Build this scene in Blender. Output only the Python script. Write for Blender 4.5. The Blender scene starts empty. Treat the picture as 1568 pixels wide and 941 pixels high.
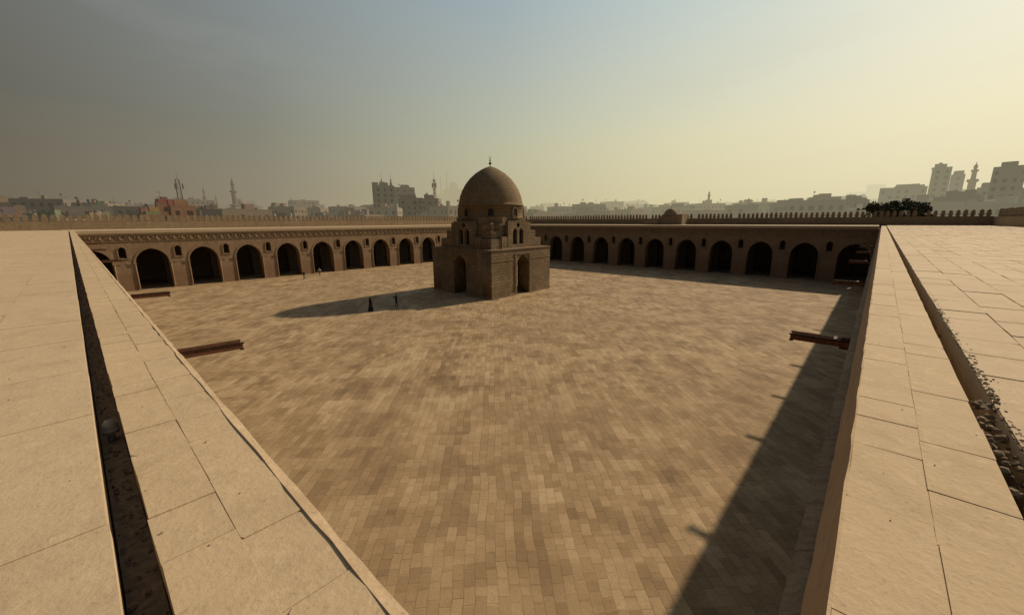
import bpy, math, random
from mathutils import Vector, Matrix, noise
R=random.Random(7)
scn=bpy.context.scene
COL=scn.collection
# ------------------------------------------------------------------ helpers
class MB:
    def __init__(s): s.v=[]; s.f=[]; s.m=[]; s.c=[]; s.h=[]; s.cur=(0,(.3,.3,.3),(0,0,0,0))
    def mat(s,i=0,col=(.3,.3,.3),haze=(0,0,0,0)): s.cur=(i,col,haze)
    def add(s,vs,fs):
        n=len(s.v); s.v+= [tuple(v) for v in vs]
        for f in fs:
            s.f.append([n+i for i in f]); s.m.append(s.cur[0]); s.c.append(s.cur[1]); s.h.append(s.cur[2])
    def box(s,a,b,rot=0,piv=None,bottom=True):
        x0,y0,z0=a;x1,y1,z1=b
        vs=[(x0,y0,z0),(x1,y0,z0),(x1,y1,z0),(x0,y1,z0),(x0,y0,z1),(x1,y0,z1),(x1,y1,z1),(x0,y1,z1)]
        if rot:
            px,py=piv if piv else ((x0+x1)/2,(y0+y1)/2); c,sn=math.cos(rot),math.sin(rot)
            vs=[(px+(x-px)*c-(y-py)*sn,py+(x-px)*sn+(y-py)*c,z) for x,y,z in vs]
        fs=[(4,5,6,7),(0,1,5,4),(1,2,6,5),(2,3,7,6),(3,0,4,7)]
        if bottom: fs.append((3,2,1,0))
        s.add(vs,fs)
    def prism(s,poly,z0,z1,poly2=None):
        n=len(poly); poly2=poly2 or poly
        vs=[(x,y,z0) for x,y in poly]+[(x,y,z1) for x,y in poly2]
        s.add(vs,[(i,(i+1)%n,n+(i+1)%n,n+i) for i in range(n)]+[tuple(range(n,2*n)),tuple(range(n-1,-1,-1))])
    def lathe(s,prof,cx,cy,n=16,z=0,ph=0):
        vs=[];fs=[]
        for r,h in prof:
            r=max(r,.001)
            for k in range(n):
                a=ph+2*math.pi*k/n; vs.append((cx+r*math.cos(a),cy+r*math.sin(a),z+h))
        for j in range(len(prof)-1):
            for k in range(n):
                fs.append((j*n+k,j*n+(k+1)%n,(j+1)*n+(k+1)%n,(j+1)*n+k))
        s.add(vs,fs)
    def tube(s,p,q,r0,r1=None,n=6):
        r1=r0 if r1 is None else r1
        p=Vector(p);q=Vector(q);d=(q-p).normalized();a=d.orthogonal().normalized();b=d.cross(a)
        vs=[p+(a*math.cos(2*math.pi*k/n)+b*math.sin(2*math.pi*k/n))*r0 for k in range(n)]+[q+(a*math.cos(2*math.pi*k/n)+b*math.sin(2*math.pi*k/n))*r1 for k in range(n)]
        s.add(vs,[(i,(i+1)%n,n+(i+1)%n,n+i) for i in range(n)]+[tuple(range(n,2*n)),tuple(range(n-1,-1,-1))])
    def obj(s,name,mats,parent=None,smooth=False,attrs=False):
        me=bpy.data.meshes.new(name); me.from_pydata(s.v,[],s.f)
        for m in mats: me.materials.append(m)
        me.polygons.foreach_set('material_index',s.m)
        if smooth: me.polygons.foreach_set('use_smooth',[True]*len(s.f))
        if attrs:
            me.attributes.new('bcol','FLOAT_COLOR','FACE'); me.attributes['bcol'].data.foreach_set('color',[x for c in s.c for x in (c[0],c[1],c[2],1)])
            me.attributes.new('haze','FLOAT_COLOR','FACE'); me.attributes['haze'].data.foreach_set('color',[x for c in s.h for x in (c[0],c[1],c[2],1)])
            me.attributes.new('hfac','FLOAT','FACE'); me.attributes['hfac'].data.foreach_set('value',[c[3] for c in s.h])
        me.update()
        o=bpy.data.objects.new(name,me); COL.objects.link(o)
        if parent: o.parent=parent
        return o
def empty(name,loc=(0,0,0)):
    o=bpy.data.objects.new(name,None); o.location=loc; COL.objects.link(o); return o
def shape(name,outer,holes,thick,M,mat,parent=None):
    """flat outline (x along, y up) with holes, extruded to -thick behind the face plane"""
    cu=bpy.data.curves.new('tmp','CURVE'); cu.dimensions='2D'; cu.fill_mode='BOTH'; cu.extrude=thick/2
    for pl in [outer]+holes:
        sp=cu.splines.new('POLY'); sp.points.add(len(pl)-1)
        for i,(x,y) in enumerate(pl): sp.points[i].co=(x,y,0,1)
        sp.use_cyclic_u=True
    o=bpy.data.objects.new('tmp',cu); COL.objects.link(o)
    dg=bpy.context.evaluated_depsgraph_get(); me=bpy.data.meshes.new_from_object(o.evaluated_get(dg))
    bpy.data.objects.remove(o); bpy.data.curves.remove(cu)
    me.transform(Matrix.Translation((0,0,-thick/2))); me.transform(M)
    me.name=name; me.materials.clear(); me.materials.append(mat)
    ob=bpy.data.objects.new(name,me); COL.objects.link(ob)
    if parent: ob.parent=parent
    return ob
def frame(origin,along,normal):
    a=Vector(along).normalized(); n=Vector(normal).normalized(); u=Vector((0,0,1))
    return Matrix(((a.x,u.x,n.x,origin[0]),(a.y,u.y,n.y,origin[1]),(a.z,u.z,n.z,origin[2]),(0,0,0,1)))
def arc(c,w,z1,z2,n=9):
    h=z2-z1; Rr=(h*h+w*w)/(2*w)
    tm=math.asin(min(1,h/Rr)) if Rr>=w else math.pi/2
    pts=[]
    for i in range(n+1):
        t=tm*i/n; pts.append((Rr*math.cos(t)-(Rr-w),Rr*math.sin(t)))
    L=[(c-x,z1+y) for x,y in pts]; Rt=[(c+x,z1+y) for x,y in pts[::-1]]
    return L+Rt[1:]
def archhole(c,w,z0,z1,z2): return [(c-w,z0)]+arc(c,w,z1,z2,6)+[(c+w,z0)]
# ------------------------------------------------------------------ node materials
def newmat(name,rough=.9):
    m=bpy.data.materials.new(name); m.use_nodes=True; nt=m.node_tree
    b=nt.nodes['Principled BSDF']; b.inputs['Roughness'].default_value=rough
    b.inputs['Specular IOR Level'].default_value=.12
    return m,nt,b
def N(nt,t,**k):
    n=nt.nodes.new(t)
    for a,v in k.items(): setattr(n,a,v)
    return n
def noise_n(nt,vec,scale,detail=4,rough=.6):
    n=N(nt,'ShaderNodeTexNoise'); n.inputs['Scale'].default_value=scale; n.inputs['Detail'].default_value=min(detail,4); n.inputs['Roughness'].default_value=rough
    nt.links.new(vec,n.inputs['Vector']); return n.outputs['Fac']
def mixc(nt,fac,a,b,mode='MIX'):
    n=N(nt,'ShaderNodeMix',data_type='RGBA',blend_type=mode)
    for s,v in ((n.inputs[0],fac),(n.inputs[6],a),(n.inputs[7],b)):
        if isinstance(v,(int,float)): s.default_value=v
        elif isinstance(v,tuple): s.default_value=(*v[:3],1)
        else: nt.links.new(v,s)
    return n.outputs[2]
def math_n(nt,op,a,b=0,c=None):
    n=N(nt,'ShaderNodeMath',operation=op)
    for i,v in enumerate((a,b) if c is None else (a,b,c)):
        if isinstance(v,(int,float)): n.inputs[i].default_value=v
        else: nt.links.new(v,n.inputs[i])
    return n.outputs[0]
def mr(nt,v,a,b,c=0,d=1):
    n=N(nt,'ShaderNodeMapRange'); nt.links.new(v,n.inputs[0])
    for i,x in enumerate((a,b,c,d)): n.inputs[i+1].default_value=x
    return n.outputs[0]
def wallcoord(nt,kx=1,ky=1):
    g=N(nt,'ShaderNodeNewGeometry'); s=N(nt,'ShaderNodeSeparateXYZ'); nt.links.new(g.outputs['Position'],s.inputs[0])
    a=math_n(nt,'ADD',math_n(nt,'MULTIPLY',s.outputs[0],kx),math_n(nt,'MULTIPLY',s.outputs[1],ky))
    c=N(nt,'ShaderNodeCombineXYZ'); nt.links.new(a,c.inputs[0]); nt.links.new(s.outputs[2],c.inputs[1])
    return g.outputs['Position'],c.outputs[0],s
def bricktex(nt,vec,bw,rh,mortar=.012,off=.5,smooth=.1):
    b=N(nt,'ShaderNodeTexBrick'); nt.links.new(vec,b.inputs['Vector']); b.offset=off
    b.inputs['Color1'].default_value=(0,0,0,1); b.inputs['Color2'].default_value=(1,1,1,1); b.inputs['Mortar'].default_value=(.5,.5,.5,1)
    b.inputs['Scale'].default_value=1; b.inputs['Mortar Size'].default_value=mortar; b.inputs['Mortar Smooth'].default_value=smooth
    b.inputs['Brick Width'].default_value=bw; b.inputs['Row Height'].default_value=rh
    return b
def bump(nt,b,h,strength,dist):
    n=N(nt,'ShaderNodeBump'); n.inputs['Strength'].default_value=strength; n.inputs['Distance'].default_value=dist
    nt.links.new(h,n.inputs['Height']); nt.links.new(n.outputs[0],b.inputs['Normal'])
def masonry(name,light,dark,stain,bw=.55,rh=.28,brickamt=.5,mort=.012,bumpd=.03,streak=.5,lowred=None):
    m,nt,b=newmat(name); pos,wc,sep=wallcoord(nt)
    br=bricktex(nt,wc,bw,rh,mort)
    bv=N(nt,'ShaderNodeSeparateColor'); nt.links.new(br.outputs['Color'],bv.inputs[0])
    n1=noise_n(nt,pos,.35,4,.65); n2=noise_n(nt,pos,2.2,4,.7); n3=noise_n(nt,pos,14,3,.6)
    mp=N(nt,'ShaderNodeMapping'); mp.inputs['Scale'].default_value=(1.3,1.3,.12); nt.links.new(pos,mp.inputs[0]); n4=noise_n(nt,mp.outputs[0],1.0,4,.7)
    c=mixc(nt,mr(nt,n1,.35,.65),light,dark)
    c=mixc(nt,math_n(nt,'MULTIPLY',bv.outputs[0],brickamt),c,dark)
    if lowred: c=mixc(nt,math_n(nt,'MULTIPLY',mr(nt,math_n(nt,'ADD',sep.outputs[2],math_n(nt,'MULTIPLY',n2,2.5)),3.6,4.6,1,0),.75),c,lowred)
    c=mixc(nt,mr(nt,n4,.48,.72,0,streak),c,stain)
    c=mixc(nt,mr(nt,n2,.48,.70,0,.6),c,stain)
    c=mixc(nt,mr(nt,br.outputs['Fac'],0,1,0,.5),c,tuple(x*.4 for x in dark))
    c=mixc(nt,mr(nt,n3,.3,.7,0,.4),c,tuple(x*.7 for x in light))
    nt.links.new(c,b.inputs['Base Color'])
    h=math_n(nt,'ADD',math_n(nt,'MULTIPLY',br.outputs['Fac'],-.6),math_n(nt,'ADD',math_n(nt,'MULTIPLY',n2,.8),math_n(nt,'MULTIPLY',n3,.4)))
    bump(nt,b,h,1.0,bumpd)
    return m
M_facade=masonry('facade_plaster_brick',(.36,.25,.155),(.275,.187,.115),(.17,.115,.072),.5,.2,.35,.01,.04,.5,(.25,.145,.088))
M_fount=masonry('fountain_stone',(.34,.245,.145),(.175,.122,.073),(.088,.064,.041),.9,.44,.75,.03,.08,.55)
M_dome=masonry('dome_plaster',(.25,.175,.10),(.165,.115,.067),(.085,.062,.04),2.2,.5,.4,.02,.05,.5)
M_wall=masonry('outer_wall_plaster',(.33,.245,.16),(.26,.19,.12),(.15,.11,.072),.7,.3,.3,.01,.03,.4)
def slabmat(name,light,dark,stain,rn=.45):
    m,nt,b=newmat(name,.85); g=N(nt,'ShaderNodeNewGeometry'); pos=g.outputs['Position']; rnd=g.outputs['Random Per Island']
    n1=noise_n(nt,pos,.55,4,.65); n2=noise_n(nt,pos,3.2,4,.7); n3=noise_n(nt,pos,42,4,.7); n5=noise_n(nt,pos,11,4,.65)
    c=mixc(nt,mr(nt,n1,.3,.7),light,dark)
    c=mixc(nt,mr(nt,rnd,0,1,0,rn),c,dark)
    c=mixc(nt,mr(nt,n2,.5,.75,0,.65),c,stain)
    c=mixc(nt,mr(nt,n5,.56,.66,0,.3),c,tuple(min(1,x*1.18) for x in light))
    c=mixc(nt,mr(nt,n3,.56,.70,0,.4),c,tuple(x*.6 for x in stain))
    nt.links.new(c,b.inputs['Base Color'])
    h=math_n(nt,'ADD',math_n(nt,'MULTIPLY',n2,.5),math_n(nt,'ADD',math_n(nt,'MULTIPLY',n3,.2),math_n(nt,'MULTIPLY',n5,.3)))
    bump(nt,b,h,.6,.02)
    return m
M_cap=slabmat('parapet_slab_stone',(.52,.395,.255),(.44,.33,.21),(.36,.265,.165),.5)
M_roof=slabmat('roof_slab_stone',(.50,.39,.262),(.44,.335,.22),(.34,.255,.165),.35)
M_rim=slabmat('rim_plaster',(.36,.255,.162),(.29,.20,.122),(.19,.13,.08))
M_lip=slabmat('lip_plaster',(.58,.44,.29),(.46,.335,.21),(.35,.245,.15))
def plain(name,col,rough=.8,metal=0,ns=8,amt=.3):
    m,nt,b=newmat(name,rough); g=N(nt,'ShaderNodeNewGeometry'); n=noise_n(nt,g.outputs['Position'],ns,4,.7)
    nt.links.new(mixc(nt,mr(nt,n,.3,.7,0,1),col,tuple(x*(1-amt) for x in col)),b.inputs['Base Color']); b.inputs['Metallic'].default_value=metal
    return m
M_debris=plain('groove_debris',(.36,.275,.19),.95,0,24,.6)
M_debris2=plain('groove_debris_dark',(.13,.10,.07),.95,0,18,.6)
M_rubble=plain('rubble_stone',(.30,.225,.15),.95,0,30,.6)
M_dark=plain('painted_interior_shade',(.03,.027,.026),.8,0,2,.3)  # near-black colour painted in for the shade behind windows
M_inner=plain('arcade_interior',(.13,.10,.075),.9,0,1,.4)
M_metal=plain('dark_metal',(.06,.055,.05),.5,.6)
M_wood=plain('spout_wood',(.19,.085,.045),.7,0,12,.5)
M_wooddk=plain('spout_wood_dark',(.06,.032,.022),.7,0,12,.5)
def paving():
    m,nt,b=newmat('courtyard_paving_stone',.85); g=N(nt,'ShaderNodeNewGeometry'); pos=g.outputs['Position']
    mp=N(nt,'ShaderNodeMapping'); mp.inputs['Rotation'].default_value=(0,0,math.radians(-45)); nt.links.new(pos,mp.inputs[0])
    nn=N(nt,'ShaderNodeTexNoise'); nn.inputs['Scale'].default_value=.3; nn.inputs['Detail'].default_value=3; nt.links.new(pos,nn.inputs['Vector'])
    sc=N(nt,'ShaderNodeVectorMath',operation='SCALE'); sc.inputs[3].default_value=.5; nt.links.new(nn.outputs['Color'],sc.inputs[0])
    ad=N(nt,'ShaderNodeVectorMath',operation='ADD'); nt.links.new(mp.outputs[0],ad.inputs[0]); nt.links.new(sc.outputs[0],ad.inputs[1]); vec=ad.outputs[0]
    b1=bricktex(nt,vec,.62,.36,.012,.37); b2=bricktex(nt,vec,2.48,.72,0,.41); b3=bricktex(nt,vec,1.24,.36,0,.23); b4=bricktex(nt,vec,1.9,1.08,0,.3)
    def val(x):
        s=N(nt,'ShaderNodeSeparateColor'); nt.links.new(x.outputs['Color'],s.inputs[0]); return s.outputs[0]
    # dirt / replacement patches that follow whole slabs
    sn=N(nt,'ShaderNodeVectorMath',operation='SNAP'); nt.links.new(vec,sn.inputs[0]); sn.inputs[1].default_value=(.93,.36,10)
    nsn=noise_n(nt,sn.outputs[0],.33,3,.75)
    sn2=N(nt,'ShaderNodeVectorMath',operation='SNAP'); nt.links.new(vec,sn2.inputs[0]); sn2.inputs[1].default_value=(1.86,.72,10)
    nsn2=noise_n(nt,sn2.outputs[0],.55,3,.8)
    n1=noise_n(nt,pos,.06,4,.6); n2=noise_n(nt,pos,.7,4,.65); n3=noise_n(nt,pos,9,4,.7); n4=noise_n(nt,pos,.2,4,.6)
    t=math_n(nt,'ADD',math_n(nt,'MULTIPLY',val(b1),.26),math_n(nt,'ADD',math_n(nt,'MULTIPLY',val(b2),.16),math_n(nt,'MULTIPLY',val(b3),.26)))
    t=math_n(nt,'ADD',t,.1)
    t=math_n(nt,'ADD',t,math_n(nt,'MULTIPLY',math_n(nt,'SUBTRACT',val(b4),.5),.12))
    t=math_n(nt,'ADD',t,math_n(nt,'MULTIPLY',math_n(nt,'SUBTRACT',nsn,.5),1.7)); t=math_n(nt,'ADD',t,math_n(nt,'MULTIPLY',math_n(nt,'SUBTRACT',nsn2,.5),1.0))
    t=math_n(nt,'ADD',t,math_n(nt,'MULTIPLY',math_n(nt,'SUBTRACT',n4,.5),.8)); t=math_n(nt,'ADD',t,math_n(nt,'MULTIPLY',math_n(nt,'SUBTRACT',n2,.5),.6))
    rp=N(nt,'ShaderNodeValToRGB'); e=rp.color_ramp.elements; e[0].position=.0; e[0].color=(.44,.328,.20,1); e[1].position=1; e[1].color=(.175,.118,.067,1)
    x=e.new(.35); x.color=(.345,.246,.143,1); x=e.new(.62); x.color=(.262,.18,.101,1)
    nt.links.new(t,rp.inputs[0]); c=rp.outputs[0]
    c=mixc(nt,mr(nt,n1,.4,.6,0,.35),c,(.245,.165,.092))
    c=mixc(nt,mr(nt,n3,.5,.72,0,.4),c,(.17,.116,.068))
    c=mixc(nt,math_n(nt,'MULTIPLY',b1.outputs['Fac'],mr(nt,n2,.35,.65,.05,.55)),c,(.12,.082,.05))
    nt.links.new(c,b.inputs['Base Color'])
    h=math_n(nt,'ADD',math_n(nt,'MULTIPLY',b1.outputs['Fac'],-.5),math_n(nt,'ADD',math_n(nt,'MULTIPLY',n3,.45),math_n(nt,'MULTIPLY',val(b1),.35)))
    bump(nt,b,h,.8,.035)
    return m
M_pave=paving()
M_ground=plain('city_ground',(.16,.125,.09),.95,0,.05,.4)
def citymat():
    m,nt,b=newmat('city_masonry_painted_haze',.9); a=N(nt,'ShaderNodeAttribute',attribute_name='bcol'); h=N(nt,'ShaderNodeAttribute',attribute_name='haze'); hf=N(nt,'ShaderNodeAttribute',attribute_name='hfac')
    g=N(nt,'ShaderNodeNewGeometry'); n=noise_n(nt,g.outputs['Position'],.25,4,.7); n2=noise_n(nt,g.outputs['Position'],1.4,3,.7)
    c=mixc(nt,mr(nt,n,.3,.7,.0,.4),a.outputs['Color'],(.08,.065,.05)); c=mixc(nt,mr(nt,n2,.45,.75,0,.4),c,(.09,.075,.06))
    nt.links.new(c,b.inputs['Base Color'])
    em=N(nt,'ShaderNodeEmission'); nt.links.new(h.outputs['Color'],em.inputs[0])  # aerial haze painted onto the buildings as emission, not a volume
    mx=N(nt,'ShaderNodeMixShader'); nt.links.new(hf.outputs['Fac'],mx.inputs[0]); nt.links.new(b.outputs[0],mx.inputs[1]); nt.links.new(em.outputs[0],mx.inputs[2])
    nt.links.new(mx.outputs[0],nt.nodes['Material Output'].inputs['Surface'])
    m.cycles.emission_sampling='NONE'
    return m
M_city=citymat()
# ------------------------------------------------------------------ camera
CX,CY,CZ=-0.5169,0.0395,11.2602; YAW,PITCH,ROLL,FP=.7403,.2153,-.0053,607.38
f=Vector((math.cos(YAW)*math.cos(PITCH),math.sin(YAW)*math.cos(PITCH),-math.sin(PITCH)))
r=Vector((math.sin(YAW),-math.cos(YAW),0)); u=r.cross(f)
r2=r*math.cos(ROLL)+u*math.sin(ROLL); u2=-r*math.sin(ROLL)+u*math.cos(ROLL)
cam=bpy.data.cameras.new('camera'); cam.lens=FP/1568*36; cam.clip_start=.05; cam.clip_end=12000
co=bpy.data.objects.new('camera',cam); COL.objects.link(co)
co.matrix_world=Matrix(((r2[0],u2[0],-f[0],CX),(r2[1],u2[1],-f[1],CY),(r2[2],u2[2],-f[2],CZ),(0,0,0,1)))
scn.camera=co
# ------------------------------------------------------------------ sun + sky
SUN=Vector((15.9,-3.1,10.07)).normalized(); EL=math.asin(SUN.z)
L=bpy.data.lights.new('sun','SUN'); L.energy=4.75; L.angle=math.radians(.9); L.color=(1,.81,.565)
lo=bpy.data.objects.new('sun',L); COL.objects.link(lo); lo.location=(60,-30,60); lo.rotation_euler=SUN.to_track_quat('Z','Y').to_euler()
def s2l(c): return tuple(((x/255+.055)/1.055)**2.4 if x>10 else x/255/12.92 for x in c)
w=bpy.data.worlds.new("World"); scn.world=w; w.use_nodes=True; nt=w.node_tree
bg=nt.nodes['Background']; bg.inputs[1].default_value=1
tc=N(nt,'ShaderNodeTexCoord'); d=tc.outputs['Generated']
sp=N(nt,'ShaderNodeSeparateXYZ'); nt.links.new(d,sp.inputs[0])
sh=Vector((SUN.x,SUN.y)).normalized()
hl=math_n(nt,'SQRT',math_n(nt,'ADD',math_n(nt,'MULTIPLY',sp.outputs[0],sp.outputs[0]),math_n(nt,'ADD',math_n(nt,'MULTIPLY',sp.outputs[1],sp.outputs[1]),1e-5)))
ca=math_n(nt,'DIVIDE',math_n(nt,'ADD',math_n(nt,'MULTIPLY',sp.outputs[0],sh.x),math_n(nt,'MULTIPLY',sp.outputs[1],sh.y)),hl)
ca01=mr(nt,ca,-1,1)
def ramp(vals):
    rp=N(nt,'ShaderNodeValToRGB'); e=rp.color_ramp.elements
    e[0].position=vals[0][0]; e[0].color=(*s2l(vals[0][1]),1); e[1].position=vals[-1][0]; e[1].color=(*s2l(vals[-1][1]),1)
    for p,c in vals[1:-1]:
        x=e.new(p); x.color=(*s2l(c),1)
    nt.links.new(ca01,rp.inputs[0]); return rp.outputs[0]
HZ=[(0,(84,79,70)),(.36,(116,106,89)),(.55,(150,139,115)),(.79,(194,183,146)),(.93,(220,209,166)),(1,(228,218,178))]
low=ramp(HZ)
mid=ramp([(0,(78,77,74)),(.36,(100,96,85)),(.55,(134,133,119)),(.79,(188,188,161)),(.93,(218,214,180)),(1,(228,223,192))])
top=ramp([(0,(70,74,82)),(.36,(108,109,105)),(.55,(132,141,144)),(.79,(158,174,181)),(.93,(186,202,202)),(1,(200,213,208))])
zen=(.12,.14,.17)
el=sp.outputs[2]
c=mixc(nt,mr(nt,el,.01,.2),low,mid); c=mixc(nt,mr(nt,el,.17,.45),c,top); c=mixc(nt,mr(nt,el,.5,.95),c,zen)
mp=N(nt,'ShaderNodeMapping'); mp.inputs['Scale'].default_value=(1.2,1.2,5); nt.links.new(d,mp.inputs[0])
cn=noise_n(nt,mp.outputs[0],1.6,4,.55); cl=math_n(nt,'MULTIPLY',mr(nt,cn,.5,.72,0,.15),mr(nt,el,.08,.3))
c=mixc(nt,cl,c,(.5,.47,.42))
sky=N(nt,'ShaderNodeTexSky',sky_type='NISHITA'); sky.sun_disc=False; sky.sun_elevation=EL; sky.sun_rotation=math.atan2(SUN.x,SUN.y); sky.dust_density=6; sky.air_density=1.5
skm=mixc(nt,1.0,sky.outputs[0],(.07,.07,.07),'MULTIPLY')
fin=mixc(nt,.92,skm,c)
nt.links.new(fin,bg.inputs[0])
def hzcol(az_world):
    cc=(math.cos(az_world)*sh.x+math.sin(az_world)*sh.y+1)/2
    for (a,ca_),(b,cb) in zip(HZ,HZ[1:]):
        if cc<=b: 
            t=(cc-a)/(b-a); return s2l(tuple(x+(y-x)*t for x,y in zip(ca_,cb)))
    return s2l(HZ[-1][1])
# ------------------------------------------------------------------ ground
g=MB(); g.add([(-6000,-6000,-.06),(6000,-6000,-.06),(6000,6000,-.06),(-6000,6000,-.06)],[(0,1,2,3)]); g.obj('ground',[M_ground])
g=MB(); g.add([(-13,-13,0),(106,-13,0),(106,106,0),(-13,106,0)],[(0,1,2,3)]); g.obj('courtyard_pavement',[M_pave])
# ------------------------------------------------------------------ arcades
RZ=10.07; HW=9.55; TH=1.5; W2=2.2; SPR=4.5; APX=6.95; SP=7.193
def arcade(name,origin,along,normal,L0,L1,centers,deco=True):
    root=empty(name)
    outer=[(L0,0)]
    for c in centers: outer+= [(c-W2,0)]+arc(c,W2,SPR,APX)+[(c+W2,0)]
    outer+=[(L1,0),(L1,HW),(L0,HW)]
    mids=[(a+b)/2 for a,b in zip(centers,centers[1:])]
    holes=[archhole(m,.46,5.5,6.75,7.3) for m in mids]
    Mx=frame(origin,along,normal)
    shape('front_wall',outer,holes,TH,Mx,M_facade,root)
    a=Vector(along); n=Vector(normal)
    Mi=frame(Vector(origin)-n*6.9,along,normal)
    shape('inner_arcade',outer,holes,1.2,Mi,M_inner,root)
    d=MB()
    def P(x,z,o): return Vector(origin)+a*x+n*o+Vector((0,0,z))
    def bar(x0,x1,z0,z1,o):
        vs=[P(x0,z0,-.02),P(x1,z0,-.02),P(x1,z0,o),P(x0,z0,o),P(x0,z1,-.02),P(x1,z1,-.02),P(x1,z1,o),P(x0,z1,o)]
        d.add(vs,[(4,5,6,7),(0,3,2,1),(0,1,5,4),(1,2,6,5),(2,3,7,6),(3,0,4,7)])
    bar(L0+.1,L1-.05,9.33,9.5,.14); bar(L0+.1,L1-.05,8.18,8.28,.09)
    x=L0+.8
    while x<L1-.6:
        for k in range(8):
            t0=2*math.pi*k/8; t1=2*math.pi*(k+1)/8
            q=[]
            for t in (t0,t1):
                for rr in (.36,.22): q.append((x+rr*math.cos(t),8.8+rr*math.sin(t)))
            vs=[P(q[0][0],q[0][1],.15),P(q[1][0],q[1][1],.09),P(q[3][0],q[3][1],.09),P(q[2][0],q[2][1],.15),P(q[0][0],q[0][1],-.01),P(q[2][0],q[2][1],-.01),P(q[1][0],q[1][1],-.01),P(q[3][0],q[3][1],-.01)]
            d.add(vs,[(0,1,2,3),(4,0,3,5),(1,6,7,2)])
        bar(x-.07,x+.07,8.73,8.87,.1)
        x+=1.15
    def hood(c,w,z0,z1,z2,t,o):
        pi=arc(c,w+.002,z1,z2,7); po=arc(c,w+t,z1,z2+t,7)
        if z0<z1: pi=[(c-w-.002,z0)]+pi+[(c+w+.002,z0)]; po=[(c-w-t,z0)]+po+[(c+w+t,z0)]
        for i in range(len(pi)-1):
            vs=[P(*pi[i],o),P(*pi[i+1],o),P(*po[i+1],o),P(*po[i],o),P(*pi[i],-.01),P(*pi[i+1],-.01),P(*po[i+1],-.01),P(*po[i],-.01)]
            d.add(vs,[(0,1,2,3),(3,2,6,7),(1,0,4,5)])
    for c in centers: hood(c,W2,SPR,SPR,APX,.28,.07)
    for m in mids:
        hood(m,.46,5.5,6.75,7.3,.16,.09); bar(m-.75,m+.75,5.28,5.42,.1)
        bar(m-.72,m-.3,4.42,4.56,.06); bar(m+.3,m+.72,4.42,4.56,.06)
    for c in centers:
        for sx in (-1,1):
            if c+sx*(W2+.12)<L0+.1 or c+sx*(W2+.12)>L1-.1: continue
            p=P(c+sx*(W2+.13),0,.0); d.tube(p,p+Vector((0,0,SPR-.1)),.13,.12,8)
            p2=p+Vector((0,0,SPR-.1)); d.box((p2.x-.19,p2.y-.19,p2.z),(p2.x+.19,p2.y+.19,p2.z+.28))
            d.box((p.x-.18,p.y-.18,0),(p.x+.18,p.y+.18,.25))
    d.obj('stucco_ornament',[M_facade],root)
    return root
Lc=[46-1.623+(k-6)*SP for k in range(13)]; Rc=[46+(k-6)*SP for k in range(13)]
arcade('arcade_wing',(0,92,0),(1,0,0),(0,-1,0),-1.4,92,Lc)
arcade('arcade_wing',(92,0,0),(0,1,0),(-1,0,0),0,91.99,Rc)
arcade('arcade_wing',(0,0,0),(0,1,0),(1,0,0),0,91.9,Rc)
arcade('arcade_wing',(0,0,0),(1,0,0),(0,1,0),.01,91.9,Rc)
OW=MB(); t=1.2; a0,a1=-14,107
OW.box((a0-t,a0-t,-.02),(a1+t,a0,11.5)); OW.box((a0-t,a1,-.02),(a1+t,a1+t,11.45)); OW.box((a0-t,a0+.001,-.02),(a0,a1-.001,11.45)); OW.box((a1,a0+.001,-.02),(a1+t,a1-.001,11.6))
OW.box((a0-30,a1+19,-.02),(a1+24,a1+20,11.7)); OW.box((a0-30,a0-20,-.02),(a0-29,a1+18.9,11)); 
prof=[(.0,0),(.28,0),(.31,.28),(.46,.40),(.46,.58),(.31,.70),(.27,.86),(.38,.98),(.38,1.14),(.22,1.2),(.18,1.4),(0,1.48)]
def merlon(mb,c,along,normal,th,sc=1.0):
    a=Vector(along); n=Vector(normal)
    pts=[(x,z) for x,z in prof[1:]]+[(-x,z) for x,z in prof[1:-1]][::-1]
    vs=[];k=len(pts)
    for o in (th/2,-th/2):
        for x,z in pts: vs.append(Vector(c)+a*x*sc+n*o+Vector((0,0,z*sc)))
    mb.add(vs,[tuple(range(k)),tuple(range(2*k-1,k-1,-1))]+[(i,i+k,(i+1)%k+k,(i+1)%k) for i in range(k)])
def cresting(mb,p0,p1,zb,normal,step=1.04,s0=.92):
    p0=Vector((*p0,zb));p1=Vector((*p1,zb)); L_=(p1-p0).length; a=(p1-p0)/L_; n=int(L_/step)
    for i in range(n):
        if R.random()<.02: continue
        merlon(mb,p0+a*(i+.5+R.uniform(-.05,.05))*L_/n,a,normal,.22,s0+R.uniform(-.07,.03))
CR=MB()
cresting(CR,(a0,a1+.6),(a1,a1+.6),11.44,(0,-1,0)); cresting(CR,(a1+.6,a0),(a1+.6,a1),11.59,(-1,0,0),.92,.8)
cresting(CR,(a0,a0-.6),(a1,a0-.6),11.49,(0,1,0)); cresting(CR,(a0-.6,a0),(a0-.6,a1),11.44,(1,0,0))
cresting(CR,(a0-30,a1+19.5),(a1+24,a1+19.5),11.69,(0,-1,0),1.25)
ow=empty('outer_enclosure_wall'); OW.obj('walls',[M_wall],ow); CR.obj('crenellated_cresting',[M_wall],ow)
RF=MB(); zt=RZ
RF.box((-1.45,92.0-.16,HW),(107-.001,107-.001,zt-.02)); RF.box((92-.16,.3,HW),(107-.002,91.83,zt-.022))
RF.box((-14+.001,-14+.001,HW),(-.62,107-.002,zt-.06)); RF.box((-.61,-14+.002,HW),(107-.003,-.70,zt-.06))
RF.box((-.62,.001,HW-.001),(-.001,91.8,9.66)); RF.box((-.6,-.7,HW-.002),(91.8,-.001,9.66))
RF.obj('wing_roof_deck',[M_roof])
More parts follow.
